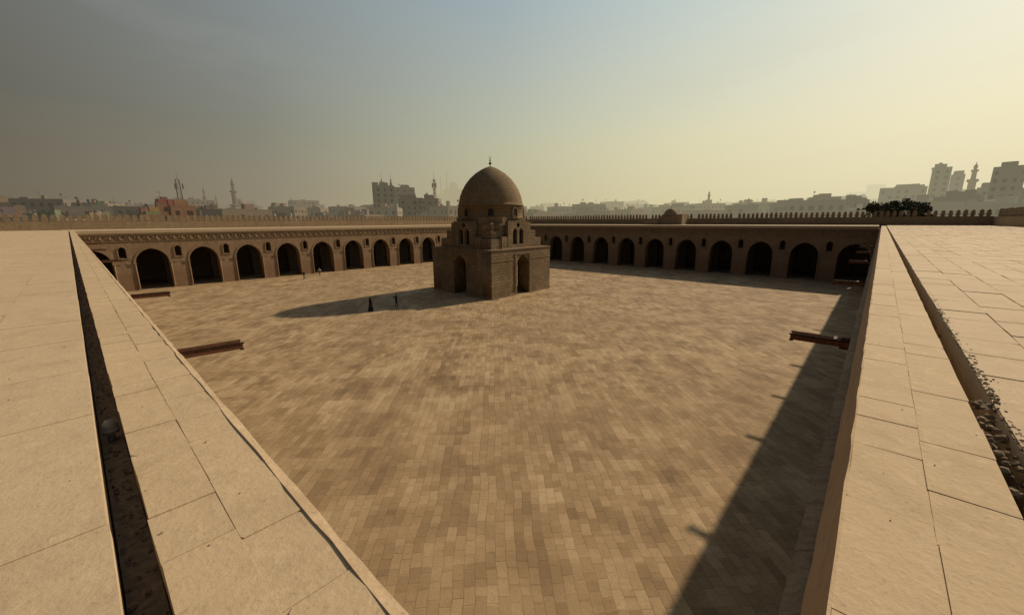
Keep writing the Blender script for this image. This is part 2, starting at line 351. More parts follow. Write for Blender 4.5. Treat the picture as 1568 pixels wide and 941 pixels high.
def slabs(mb,x0,x1,y0,y1,rows,la,lb,axis,zbase,ztop,gap=.006,jz=.003,jit=.0,gch=(.2,.5,1,1,1.8)):
    if axis==1: s0,s1,t0,t1=y0,y1,x0,x1
    else: s0,s1,t0,t1=x0,x1,y0,y1
    tw=(t1-t0)/rows
    for i in range(rows):
        s=s0; ta=t0+i*tw; tb=ta+tw
        while s<s1-.02:
            l=R.uniform(la,lb); e=min(s+l,s1)
            if s1-e<.1: e=s1
            gg=gap*R.choice(gch); g2=gap*R.choice(gch)
            z=ztop+R.uniform(-jz,jz); tilt=[R.uniform(-jz,jz)*.5 for _ in range(4)]
            c=[(s+gg,ta+g2),(e-gg,ta+g2),(e-gg,tb-g2),(s+gg,tb-g2)]
            c=[(p+R.uniform(-jit,jit),q+R.uniform(-jit,jit)) for p,q in c]
            # chipped corner on some slabs
            k0=-1
            if R.random()<.22 and s<30: k0=R.randrange(4)
            pts=[]
            for k in range(4):
                if k==k0:
                    p0_,p1_,p2_=Vector(c[k-1]),Vector(c[k]),Vector(c[(k+1)%4]); ch=R.uniform(.012,.045)
                    aa=p1_+(p0_-p1_).normalized()*ch*R.uniform(.5,1.5); bb=p1_+(p2_-p1_).normalized()*ch
                    mm=(aa+bb)/2*.85+p1_*.15+Vector((R.uniform(-.004,.004),R.uniform(-.004,.004)))
                    pts+=[tuple(aa),tuple(mm),tuple(bb)]
                else: pts.append(c[k])
            if axis==1: pts=[(q,p) for p,q in pts][::-1]
            n=len(pts)
            vs=[(p,q,zbase) for p,q in pts]+[(p,q,z+(tilt[k] if n==4 else 0)) for k,(p,q) in enumerate(pts)]
            mb.add(vs,[tuple(range(n,2*n))]+[(k,(k+1)%n,n+(k+1)%n,n+k) for k in range(n)])
            s=e
S1=MB()
slabs(S1,-.49,-.03,0,92,2,.22,.6,1,9.9,RZ,.003,.002,.003,(.1,.3,.6,1,1.7))
slabs(S1,0,92,-.555,-.010,2,.24,.6,0,9.9,RZ,.003,.002,.003,(.1,.3,.6,1,1.7))
S1.box((-.487,.01,9.6),(-.035,91.9,RZ-.0045)); S1.box((.01,-.552,9.6),(91.9,-.014,RZ-.0045))
S1.obj('parapet_cap_slabs',[M_cap])
S2=MB()
slabs(S2,-13.9,-.60,-1,91.9,20,.5,1.5,1,9.95,RZ,.003,.0022,.002,(0,.2,.5,1,1.8))
slabs(S2,-.4,91.9,-13.9,-.67,30,.35,.95,0,9.95,RZ,.005,.0045,.005,(.2,.5,1,1.8))
S2.box((-13.9,-.9,9.9),(-.603,91.8,RZ-.0045)); S2.box((-.38,-13.89,9.9),(91.8,-.674,RZ-.009))
S2.obj('roof_paving_slabs',[M_roof])
RM=MB()
def lip(axis):
    s=0.0; pts=[]
    while s<91.5:
        pts.append(s); s+=R.uniform(.06,.3) if s<25 else 2
    pts.append(91.9); off=[(R.uniform(-.008,.008),R.uniform(-.006,.004),R.uniform(-.012,.012)) for _ in pts]
    vs=[]
    for s,(o,zz,b_) in zip(pts,off):
        iw=.012 if axis==0 else .036+o*.6
        pr=[(-iw-.004,RZ-.012),(-iw,RZ+.005+zz*.6),(-.003+o*.5,RZ+.002+zz*.6),(.004+o,RZ-.035+zz),(.02+b_*.5,RZ-.2),(.06+b_*.4,RZ-.46),(.06+b_*.4,RZ-.52),(-.02,RZ-.54)]
        for t_,z in pr: vs.append((s,t_,z) if axis==0 else (t_,s,z))
    k=8
    for j in range(k-1):
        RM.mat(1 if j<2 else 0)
        fs=[]
        for i in range(len(pts)-1):
            q=(i*k+j,i*k+j+1,(i+1)*k+j+1,(i+1)*k+j); fs.append(q if axis==1 else q[::-1])
        if j==0: base=len(RM.v); RM.add(vs,fs)
        else:
            for q in fs: RM.f.append([base+i for i in q]); RM.m.append(RM.cur[0]); RM.c.append(RM.cur[1]); RM.h.append(RM.cur[2])
lip(0); lip(1); RM.obj('parapet_rim_moulding',[M_rim,M_lip])
G=MB(); G.box((-.599,.02,9.6),(-.491,91,9.84)); G.mat(1); G.box((.02,-.669,9.6),(91,-.556,9.72))
RB=MB()
def pebble(mb,x,y,z,s):
    vs=[];rot=R.uniform(0,6.28); ex=R.uniform(.6,1.6)
    for zz,rr in ((-.6,.6),(0,1),(.6,.6)):
        for k in range(5):
            a=rot+k*1.2566; q=R.uniform(.65,1.2); vs.append((x+s*rr*q*math.cos(a)*ex,y+s*rr*q*math.sin(a),z+s*zz*R.uniform(.5,1.1)))
    fs=[(i,(i+1)%5,5+(i+1)%5,5+i) for i in range(5)]+[(5+i,5+(i+1)%5,10+(i+1)%5,10+i) for i in range(5)]+[(10,11,12,13,14)]
    mb.add(vs,fs)
for i in range(900):
    s=R.uniform(.1,1)**1.6*26
    pebble(RB,s,-.612+R.uniform(-.05,.05),9.73+R.random()*.05*(1 if R.random()<.7 else 3.5),R.uniform(.005,.03)*R.uniform(.5,1))
for i in range(500):   # broken mortar along the far side of the right groove
    s=R.uniform(.3,1)**1.3*9
    pebble(RB,s,-.668-abs(R.gauss(0,.03)),RZ-.004+R.random()*.006,R.uniform(.003,.014))
for i in range(260):
    s=R.uniform(1.2,3.6)
    pebble(RB,s,-.62+R.uniform(-.05,.06),9.83+R.random()*.22,R.uniform(.008,.03))
for i in range(600):
    s=R.uniform(.1,1)**1.6*22
    pebble(RB,-.545+R.uniform(-.045,.045),s,9.842+R.random()*.012,R.uniform(.002,.012))
for i in range(120):
    if R.random()<.5: pebble(RB,R.uniform(.4,8),R.uniform(-3,-.1),RZ+.003,R.uniform(.002,.006))
    else: pebble(RB,R.uniform(-3,-.1),R.uniform(.4,8),RZ+.003,R.uniform(.002,.006))
dr=empty('drainage_groove'); G.obj('debris_bed',[M_debris,M_debris2],dr); RB.obj('rubble',[M_rubble],dr)
fl=MB(); fl.lathe([(.04,0),(.04,.05),(.034,.072),(.02,.09),(.002,.095)],-.545,3.62,16,9.9); fl.lathe([(.045,0),(.045,.012),(.04,.014)],-.545,3.62,16,9.92); fl.tube((-.545,3.62,9.82),(-.545,3.62,9.91),.02); fl.obj('drain_cap_fitting',[plain('grey_plastic',(.25,.25,.24),.5)],smooth=True)
def spout(x,y,dx,dy,L_=1.05):
    mb=MB(); a=Vector((dx,dy,0)); n=Vector((-dy,dx,0)); z=9.05
    def bx(s0,s1,n0,n1,z0,z1,droop=0,m=0):
        mb.mat(m); b=Vector((x,y,0))
        vs=[b+a*s+n*q+Vector((0,0,zz-droop*max(s,0))) for zz in (z0,z1) for s,q in ((s0,n0),(s1,n0),(s1,n1),(s0,n1))]
        mb.add(vs,[(4,5,6,7),(0,3,2,1),(0,1,5,4),(1,2,6,5),(2,3,7,6),(3,0,4,7)])
    dpp=R.uniform(.01,.05)
    bx(-.35,L_,-.11,.11,z-.07,z-.045,dpp); bx(-.35,L_,-.11,-.085,z-.043,z+.05,dpp); bx(-.35,L_,.085,.11,z-.043,z+.05,dpp)
    bx(-.33,L_+.02,-.122,-.112,z+.025,z+.06,dpp,1); bx(-.33,L_+.02,.112,.122,z+.025,z+.06,dpp,1)
    bx(L_-.05,L_+.012,-.125,.125,z-.09,z-.072,dpp,1)
    bx(.35,.4,-.125,.125,z+.052,z+.066,dpp,1); bx(-.3,.3,-.04,.04,z-.13,z-.072,.0,1)
    o=mb.obj('wooden_water_spout',[M_wood,M_wooddk])
for X in (8.75,18.0,27.6,36.3,43,50.5,64.5,79): spout(X,.0,0,1)
for Y in (8.75,16.8,34.0,48.6,63,78): spout(0,Y,1,0,1.35)
# ------------------------------------------------------------------ fountain pavilion
FX,FY,HS,T1=46.35,47.41,6.91,7.06
FP_=empty('domed_ablution_fountain')
for i,(al,no) in enumerate((((1,0,0),(0,-1,0)),((1,0,0),(0,1,0)),((0,1,0),(-1,0,0)),((0,1,0),(1,0,0)))):
    al=Vector(al);no=Vector(no); half=HS if i<2 else HS-2.001
    o=Vector((FX,FY,0))+no*HS
    outer=[(-half,0),(-1.4,0)]+arc(0,1.4,4.4,6.05)+[(1.4,0),(half,0),(half,T1-.35),(-half,T1-.35)]
    shape('base_wall_%d'%i,outer,[],2.0,frame(o,al,no),M_fount,FP_)
fb=MB()
def sq(s): return [(FX-s,FY-s),(FX+s,FY-s),(FX+s,FY+s),(FX-s,FY+s)]
def cham(s,dg):
    k=dg*math.sqrt(2)-s
    return [(FX+a,FY+b) for a,b in ((-k,-s),(k,-s),(s,-k),(s,k),(k,s),(-k,s),(-s,k),(-s,-k))]
fb.prism(sq(HS),T1-.35,T1-.08); fb.prism(sq(HS+.1),T1-.08,T1+.04)
for al,no in (((1,0),(0,-1)),((1,0),(0,1)),((0,1),(-1,0)),((0,1),(1,0))):
    def B(x0,x1,z0,z1,o):
        p=[(FX+al[0]*x+no[0]*(HS+q),FY+al[1]*x+no[1]*(HS+q)) for x,q in ((x0,-.05),(x1,-.05),(x1,o),(x0,o))]
        if al[0]*no[1]-al[1]*no[0]<0: p=p[::-1]
        fb.prism(p,z0,z1)
    B(-1.85,-1.5,.35,6.2,.1); B(1.5,1.85,.35,6.2,.1); B(-1.85,1.85,6.2,6.42,.12)
    B(-HS,-1.9,5.35,5.5,.05); B(1.9,HS,5.35,5.5,.05); B(-HS,-1.45,0,.35,.1); B(1.45,HS,0,.35,.1)
Z=T1+.04
fb.prism(cham(5.25,7.25),Z,8.3); fb.prism(cham(5.2,6.45),8.3,9.5); fb.prism(cham(5.15,5.95),9.5,10.8); fb.prism(cham(5.1,5.45),10.8,11.75)
for sx in (-1,1):
    for sy in (-1,1):
        for (p,q,zt) in ((3.7,5.8,8.55),(3.3,5.15,9.75),(2.9,4.6,11.0)):
            x0,x1=sorted((FX+sx*p,FX+sx*q)); y0,y1=sorted((FY+sy*p,FY+sy*q)); fb.box((x0,y0,Z-.002),(x1,y1,zt))
        for (px,py,zt) in ((2.35,5.2,8.9),(5.2,2.35,8.9)):
            x0,x1=sorted((FX+sx*px,FX+sx*(px+1.3 if px<4 else px+.72))); y0,y1=sorted((FY+sy*py,FY+sy*(py+.72 if py>4 else py+1.3)))
            fb.box((x0,y0,Z-.001),(x1,y1,zt))
fb.obj('transition_zone',[M_fount],FP_)
gl=MB()
for al,no in (((1,0,0),(0,-1,0)),((1,0,0),(0,1,0)),((0,1,0),(-1,0,0)),((0,1,0),(1,0,0))):
    al=Vector(al);no=Vector(no); o=Vector((FX,FY,0))+no*5.95
    shape('window_wall',[(-2.3,Z),(2.3,Z),(2.3,11.2),(-2.3,11.2)],[archhole(-.72,.5,7.7,9.5,10.1),archhole(.72,.5,7.7,9.5,10.1),[(.0+.36*math.cos(t*math.pi/5),10.6+.36*math.sin(t*math.pi/5)) for t in range(10)]],.6,frame(o,al,no),M_fount,FP_)
    p=o-no*.5
    gl.add([p+al*-1.3+Vector((0,0,7.6)),p+al*1.3+Vector((0,0,7.6)),p+al*1.3+Vector((0,0,11.0)),p+al*-1.3+Vector((0,0,11.0))],[(0,1,2,3)])  # dark panel inside the holes, painted as interior shade
dm=MB()
dm.lathe([(5.3,11.6),(5.32,11.75),(5.2,11.8),(5.2,12.2),(5.22,13.5),(5.36,13.56),(5.36,13.72),(5.2,13.78),(5.13,14.2),(4.92,15.1),(4.55,16.0),(4.0,16.95),(3.3,17.8),(2.45,18.55),(1.5,19.15),(.75,19.5),(.25,19.66),(.0,19.7)],FX,FY,64)
dm.obj('dome',[M_dome],FP_,smooth=True)
dw=MB()
for k in range(8):
    a=k*math.pi/4; n=Vector((math.cos(a),math.sin(a),0)); al=Vector((-math.sin(a),math.cos(a),0))
    c0=Vector((FX,FY,0))+n*5.34; w_=.42; pin=archhole(0,w_,11.95,12.7,13.1)
    gl.add([c0+al*x+Vector((0,0,z))-n*.05 for x,z in pin],[tuple(range(len(pin)))])  # dark sheet in the frame stands in for a shaded recess
    pou=archhole(0,w_+.2,11.82,12.7,13.32); 
    vs=[c0+al*x+Vector((0,0,z)) for x,z in pin]+[c0+al*x+Vector((0,0,z)) for x,z in pou]+[c0+al*x-n*.3+Vector((0,0,z)) for x,z in pou]+[c0+al*x-n*.2+Vector((0,0,z)) for x,z in pin]
    k_=len(pin); dw.add(vs,[(i,(i+1)%k_,k_+(i+1)%k_,k_+i) for i in range(k_)]+[(k_+i,k_+(i+1)%k_,2*k_+(i+1)%k_,2*k_+i) for i in range(k_)]+[(i,3*k_+i,3*k_+(i+1)%k_,(i+1)%k_) for i in range(k_)])
dw.obj('drum_window_frames',[M_dome],FP_); gl.obj('window_shade_panels',[M_dark],FP_)
fn=MB(); fn.lathe([(.14,19.6),(.07,19.75),(.06,19.95),(.2,20.05),(.24,20.17),(.18,20.3),(.05,20.38),(.05,20.5),(.14,20.56),(.14,20.66),(.04,20.72),(.03,20.85)],FX,FY,12)
for i in range(12):
    t0=math.radians(-240+i*25);t1=math.radians(-240+(i+1)*25); rr=.17
    ax=Vector((.67,-.74,0)); pc=Vector((FX,FY,21.02))
    fn.tube(pc+ax*rr*math.cos(t0)+Vector((0,0,rr*math.sin(t0))),pc+ax*rr*math.cos(t1)+Vector((0,0,rr*math.sin(t1))),.035)
fn.obj('finial_crescent',[M_metal],FP_,smooth=True)
bs=MB(); bs.prism([(FX+2*math.cos(k*math.pi/4+.39),FY+2*math.sin(k*math.pi/4+.39)) for k in range(8)],0,.9); bs.obj('basin',[M_fount],FP_)
kk=MB(); kx,ky=103.8,40.2
kk.box((kx-2,ky-2.2,RZ-.03),(kx+2,ky+2.2,12.0)); kk.box((kx-2.1,ky-2.3,12.0),(kx+2.1,ky+2.3,12.15))
kk.lathe([(1.7,12.14),(1.7,12.5),(1.6,13.0),(1.3,13.5),(.8,13.9),(.3,14.1),(0,14.15)],kx,ky,20); kk.tube((kx,ky,14.1),(kx,ky,14.6),.05,.02)
kk.box((kx-2.4,ky+2.21,RZ-.03),(kx+1,ky+5.8,11.0)); kk.box((kx-1.9,ky-3.6,RZ-.03),(kx+2,ky-2.21,12.6))
kk.obj('domed_roof_kiosk',[M_wall])
# ------------------------------------------------------------------ city
def bear(x): return YAW-math.atan((x-784)/622.0)
def at(x,dist): a=bear(x); return CX+dist*math.cos(a),CY+dist*math.sin(a),a
def hgt(y,dist,x): return CZ+(329-y)/622.0*dist*math.cos(math.atan((x-784)/622.0))
def hazef(dist): return 1-math.exp(-dist/460.0)
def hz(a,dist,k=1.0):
    c=hzcol(a); q=.70+.25*min(1,dist/900.0); return (c[0]*q,c[1]*q,c[2]*q*1.03,min(.97,hazef(dist)*k))  # baked haze tint and strength, growing with distance
def facade_windows(mb,cx,cy,w,d,z0,z1,rot,col,h,fl=3.1,bay=3.0,balc=False):
    ca_,sa=math.cos(rot),math.sin(rot)
    def T(x,y,z): return (cx+x*ca_-y*sa,cy+x*sa+y*ca_,z)
    faces=[(w,d/2,0),(w,-d/2,1),(d,w/2,2),(d,-w/2,3)]
    for wd,off,k in faces:
        nb=max(1,int(wd/bay)); nf=int((z1-z0)/fl)
        for j in range(nf):
            zc=z1-.9-j*fl
            for i in range(nb):
                if R.random()<.12: continue
                xc=-wd/2+(i+.5)*wd/nb; ww=R.choice((.5,.6,.75)); hh=.75
                o=off+(.04 if off>0 else -.04)
                q=[(xc-ww,zc-2*hh),(xc+ww,zc-2*hh),(xc+ww,zc),(xc-ww,zc)]
                mb.mat(0,tuple(x*R.uniform(.08,.22) for x in col),(*h[:3],h[3]*.85))
                if k<2: vs=[T(x,o,z) for x,z in q]
                else: vs=[T(o,x,z) for x,z in q]
                mb.add(vs,[(0,1,2,3)])
                if balc and (i%2==0):
                    mb.mat(0,tuple(x*1.1 for x in col),h)
                    s=1 if off>0 else -1; z_=zc-1.9
                    P_=[(xc-1.1,off),(xc+1.1,off),(xc+1.1,off+s*1.1),(xc-1.1,off+s*1.1)]
                    if k<2: b_=[T(x,y,z_-.15) for x,y in P_]+[T(x,y,z_+.8) for x,y in P_]
                    else: b_=[T(y,x,z_-.15) for x,y in P_]+[T(y,x,z_+.8) for x,y in P_]
                    mb.add(b_,[(0,1,2,3),(2,3,7,6),(1,2,6,5),(3,0,4,7)])
def building(mb,cx,cy,w,d,z1,rot,col,h,balc=False,clutter=True,z0=-.05,win=True):
    mb.mat(0,col,h); mb.box((cx-w/2,cy-d/2,z0),(cx+w/2,cy+d/2,z1),rot,(cx,cy))
    if win: facade_windows(mb,cx,cy,w,d,max(z0,3),z1,rot,col,h,R.uniform(2.9,3.3),R.uniform(2.4,3.6),balc)
    mb.mat(0,tuple(x*.9 for x in col),h)
    ca_,sa=math.cos(rot),math.sin(rot)
    for (xa,ya,xb,yb) in ((-w/2,-d/2,w/2,-d/2+.25),(-w/2,d/2-.25,w/2,d/2),(-w/2,-d/2+.26,-w/2+.25,d/2-.26),(w/2-.25,-d/2+.26,w/2,d/2-.26)):
        mb.box((cx+xa,cy+ya,z1-.001),(cx+xb,cy+yb,z1+.8),rot,(cx,cy))
    if clutter:
        for i in range(R.randint(2,5)):
            bx,by=R.uniform(-w/2+1,w/2-1),R.uniform(-d/2+1,d/2-1); s=R.uniform(.5,1.8); hh=R.uniform(.8,3.2)
            X=cx+bx*ca_-by*sa; Y=cy+bx*sa+by*ca_
            mb.mat(0,tuple(x*R.uniform(.6,1.2) for x in col),h); mb.box((X-s,Y-s*.8,z1),(X+s,Y+s*.8,z1+hh),rot)
        for i in range(R.randint(0,4)):
            bx,by=R.uniform(-w/2+1,w/2-1),R.uniform(-d/2+1,d/2-1); X=cx+bx*ca_-by*sa; Y=cy+bx*sa+by*ca_; hh=R.uniform(1.5,4.5)
            mb.mat(0,(.06,.06,.055),h); mb.tube((X,Y,z1),(X,Y,z1+hh),.07,.05,4)
            if R.random()<.5: mb.tube((X,Y,z1+hh*.8),(X+.5,Y+.3,z1+hh*.8+.5),.5,.08,8)
            else: mb.tube((X-.7,Y,z1+hh),(X+.7,Y,z1+hh),.05,.05,4)
pal=[(.24,.18,.12),(.21,.155,.105),(.28,.215,.15),(.18,.14,.105),(.24,.15,.095),(.30,.26,.20),(.20,.18,.155)]
CM=MB()
for ring,(d0,d1,n,h0,h1) in enumerate(((165,230,52,11.5,17),(240,360,76,13,22),(380,600,90,15,30),(650,1000,90,18,46),(1100,1900,90,24,80))):
    for i in range(n):
        x=-40+ (i+R.random())/n*1650
        hm=.87 if ring<2 and 180<x<480 else 1
        dd=R.uniform(d0,d1); X,Y,a=at(x,dd)
        w_=R.uniform(9,20)*(1+ring*.25); d_=R.uniform(9,16)*(1+ring*.2)
        zt=(h0+(h1-h0)*R.random()**1.6)*hm
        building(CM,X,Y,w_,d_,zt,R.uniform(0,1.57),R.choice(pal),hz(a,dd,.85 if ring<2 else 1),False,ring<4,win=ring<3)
CM.obj('distant_city_buildings',[M_city],attrs=True)
B=[('brick_apartment_building',243,272,299,190,(.34,.16,.09),False,.4),('brick_apartment_building',262,303,304,175,(.36,.17,.095),False,.4),('brick_apartment_building',212,248,317,170,(.33,.19,.11),False,.4),
('apartment_block',304,344,311,200,(.22,.165,.11),True,.6),('apartment_block',352,404,318,190,(.24,.185,.13),False,.6),('apartment_block',412,452,322,210,(.2,.16,.12),False,.6),('apartment_block',470,512,322,230,(.24,.19,.14),False,.6),
('office_block',575,607,277,250,(.27,.245,.20),False,.6),('apartment_block',606,638,280,285,(.24,.21,.17),True,.65),('apartment_block',613,650,295,225,(.22,.185,.14),True,.55),('apartment_block',648,677,296,232,(.25,.205,.155),True,.55),
('apartment_block',520,556,313,260,(.24,.2,.15),False,.7),
('apartment_block',1167,1232,306,260,(.15,.13,.10),False,.65),('apartment_block',1232,1282,297,270,(.17,.14,.11),True,.65),('apartment_block',1284,1326,301,250,(.14,.12,.095),False,.6),
('apartment_block',1337,1412,284,330,(.20,.185,.16),False,.72),('tower_block',1413,1442,255,340,(.17,.155,.14),False,.68),('apartment_block',1443,1464,265,350,(.20,.185,.16),False,.72),('apartment_block',1424,1500,297,240,(.16,.14,.115),False,.6),
('tower_block',1505,1553,254,260,(.15,.145,.13),False,.6),('apartment_block',1486,1510,284,270,(.18,.165,.14),False,.68),('apartment_block',1553,1600,284,250,(.15,.14,.12),False,.6),
('apartment_block',8,60,309,260,(.24,.195,.145),False,.6),('apartment_block',55,112,322,200,(.26,.2,.15),False,.6),('apartment_block',1010,1062,309,300,(.19,.165,.13),False,.7),('apartment_block',1095,1150,312,320,(.19,.165,.13),False,.7),('apartment_block',880,930,315,340,(.21,.18,.145),False,.75)]
for nm,x0,x1,yt,dist,col,bal,hk in B:
    xm=(x0+x1)/2; X,Y,a=at(xm,dist); wa=abs(bear(x1)-bear(x0))*dist
    rot=a+math.pi/2+R.uniform(-.25,.25); d_=wa*.7 if wa<22 else 14
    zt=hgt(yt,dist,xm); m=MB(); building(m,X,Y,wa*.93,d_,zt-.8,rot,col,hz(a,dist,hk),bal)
    m.mat(0,tuple(c*.85 for c in col),hz(a,dist,hk)); m.box((X-wa*.2,Y-d_*.2,zt-.9),(X+wa*.15,Y+d_*.2,zt+1.8),rot,(X,Y))
    m.obj(nm,[M_city],attrs=True)
def mast(x,ytop,dist,w,base=0):
    X,Y,a=at(x,dist); zt=hgt(ytop,dist,x); m=MB(); m.mat(0,(.10,.05,.045),hz(a,dist,.7)); z0=base
    n=max(3,int((zt-z0)/2.2))
    def c(i,k): 
        q=w*(1-.55*i/n); return Vector((X+q*(1 if k in(0,3) else -1),Y+q*(1 if k<2 else -1),z0+(zt-z0)*i/n))
    for i in range(n):
        for k in range(4):
            m.tube(c(i,k),c(i+1,k),.13,.13,4); m.tube(c(i,k),c(i+1,(k+1)%4),.07,.07,4); m.tube(c(i+1,k),c(i+1,(k+1)%4),.07,.07,4)
    m.tube((X,Y,zt),(X,Y,zt+3.5),.1,.05,4)
    for k in range(3):
        t=k*2.1; m.box((X+w*1.2*math.cos(t)-.25,Y+w*1.2*math.sin(t)-.25,zt-4.5),(X+w*1.2*math.cos(t)+.25,Y+w*1.2*math.sin(t)+.25,zt-2))
    m.obj('lattice_mast',[M_city],attrs=True)
mast(283,266,260,1.5); mast(668,268,235,.9); mast(589,268,252,.35,25); mast(603,268,252,.35,25)
def minaret(x,ytop,dist,wid,col,hk,style=0):
    X,Y,a=at(x,dist); zt=hgt(ytop,dist,x); m=MB(); h=hz(a,dist,hk); m.mat(0,col,h); w=wid
    H=zt
    m.box((X-w,Y-w,-.05),(X+w,Y+w,H*.52),.4,(X,Y)); m.box((X-w*1.25,Y-w*1.25,H*.52),(X+w*1.25,Y+w*1.25,H*.54),.4,(X,Y))
    m.lathe([(w*.8,H*.54),(w*.75,H*.74),(w*1.1,H*.755),(w*1.1,H*.78),(w*.5,H*.785),(w*.45,H*.87),(w*.7,H*.88),(w*.7,H*.9),(w*.28,H*.905),(w*.4,H*.93),(w*.34,H*.955),(w*.1,H*.97),(w*.04,H)],X,Y,10)
    m.mat(0,tuple(c*.3 for c in col),h)
    for k in range(4):
        t=.4+k*math.pi/2; m.box((X+w*1.01*math.cos(t)-.3,Y+w*1.01*math.sin(t)-.3,H*.38),(X+w*1.01*math.cos(t)+.3,Y+w*1.01*math.sin(t)+.3,H*.46),t)
    m.obj('minaret',[M_city],attrs=True)
minaret(128,292,240,1.2,(.12,.095,.075),.5); minaret(320,276,520,1.8,(.25,.2,.15),.85); minaret(337,288,540,1.6,(.25,.2,.15),.85); minaret(365,264,430,2.6,(.25,.2,.15),.8)
minaret(450,291,600,1.7,(.3,.24,.18),.95); minaret(1083,286,330,1.5,(.2,.17,.13),.7); minaret(1477,247,320,2.0,(.55,.47,.34),.6); minaret(620,288,420,1.5,(.28,.23,.18),1)
def mosque(x,ytop,dist,rd,hk,mins=()):
    X,Y,a=at(x,dist); zt=hgt(ytop,dist,x); m=MB(); h=hz(a,dist,hk); h=(h[0]*.93,h[1]*.93,h[2]*.93,h[3]); m.mat(0,(.28,.24,.2),h)
    m.lathe([(rd*1.0,zt-rd*2),(rd,zt-rd*1.0),(rd*.9,zt-rd*.6),(rd*.6,zt-rd*.22),(rd*.2,zt-rd*.03),(0,zt)],X,Y,20)
    m.box((X-rd*1.6,Y-rd*1.6,0),(X+rd*1.6,Y+rd*1.6,zt-rd*1.5)); m.box((X-rd*3.5,Y-rd*2.5,0),(X+rd*3.5,Y+rd*2.5,zt-rd*2.6))
    for mx,my in mins:
        x_,y_,_=at(mx,dist); z_=hgt(my,dist,mx); m.lathe([(3,0),(2.6,z_*.5),(2.0,z_*.75),(2.6,z_*.76),(1.7,z_*.78),(1.5,z_*.9),(.1,z_)],x_,y_,8)
    m.obj('domed_mosque',[M_city],attrs=True)
mosque(372,294,440,5.5,.85); mosque(697,272,1150,13,1.02,((687,252),(678,262)))
# ------------------------------------------------------------------ trees beyond the wall
def leafmat():
    m,nt,b=newmat('hazy_foliage',.8); g=N(nt,'ShaderNodeNewGeometry'); n=noise_n(nt,g.outputs['Position'],.6,4,.6)
    c=mixc(nt,g.outputs['Random Per Island'],(.06,.066,.038),(.13,.135,.075)); c=mixc(nt,mr(nt,n,.35,.65,0,.6),c,(.05,.055,.035)); nt.links.new(c,b.inputs['Base Color'])
    return m
M_leaf=leafmat(); M_bark=plain('bark',(.10,.075,.05))
def tree(x,dist,ztop,rad):
    X,Y,a=at(x,dist); m=MB(); m.mat(1); m.tube((X,Y,-.05),(X,Y,ztop*.55),.4,.25,8)
    cl=[]
    for i in range(16):
        t=R.uniform(0,6.28); q=R.uniform(.2,1)*rad; c=Vector((X+q*math.cos(t),Y+q*math.sin(t),ztop-R.uniform(.8,rad*1.4)-.35*q)); cl.append((c,R.uniform(.8,1.7)))
        m.tube((X,Y,ztop*.5),c,.16,.04,5)
    m.mat(0)
    for c,s in cl:
        for k in range(130):
            d_=Vector((R.gauss(0,1),R.gauss(0,1),R.gauss(0,.8))).normalized()*s*R.random()**.4; p=c+d_
            n=Vector((R.gauss(0,1),R.gauss(0,1),R.gauss(0,1))).normalized(); o=n.orthogonal()*.22; q=n.cross(o)*.8
            m.add([p-o-q,p+o-q*.6,p+o*.7+q,p-o*.8+q*.7],[(0,1,2,3)])
    m.obj('tree',[M_leaf,M_bark])
for x,dd,zt,rd in ((1345,150,15.8,3.6),(1365,160,17.0,4.2),(1388,155,16.8,4),(1407,150,15.4,3.2),(1330,165,14.9,3),(1228,170,14.2,3)): tree(x,dd,zt,rd)
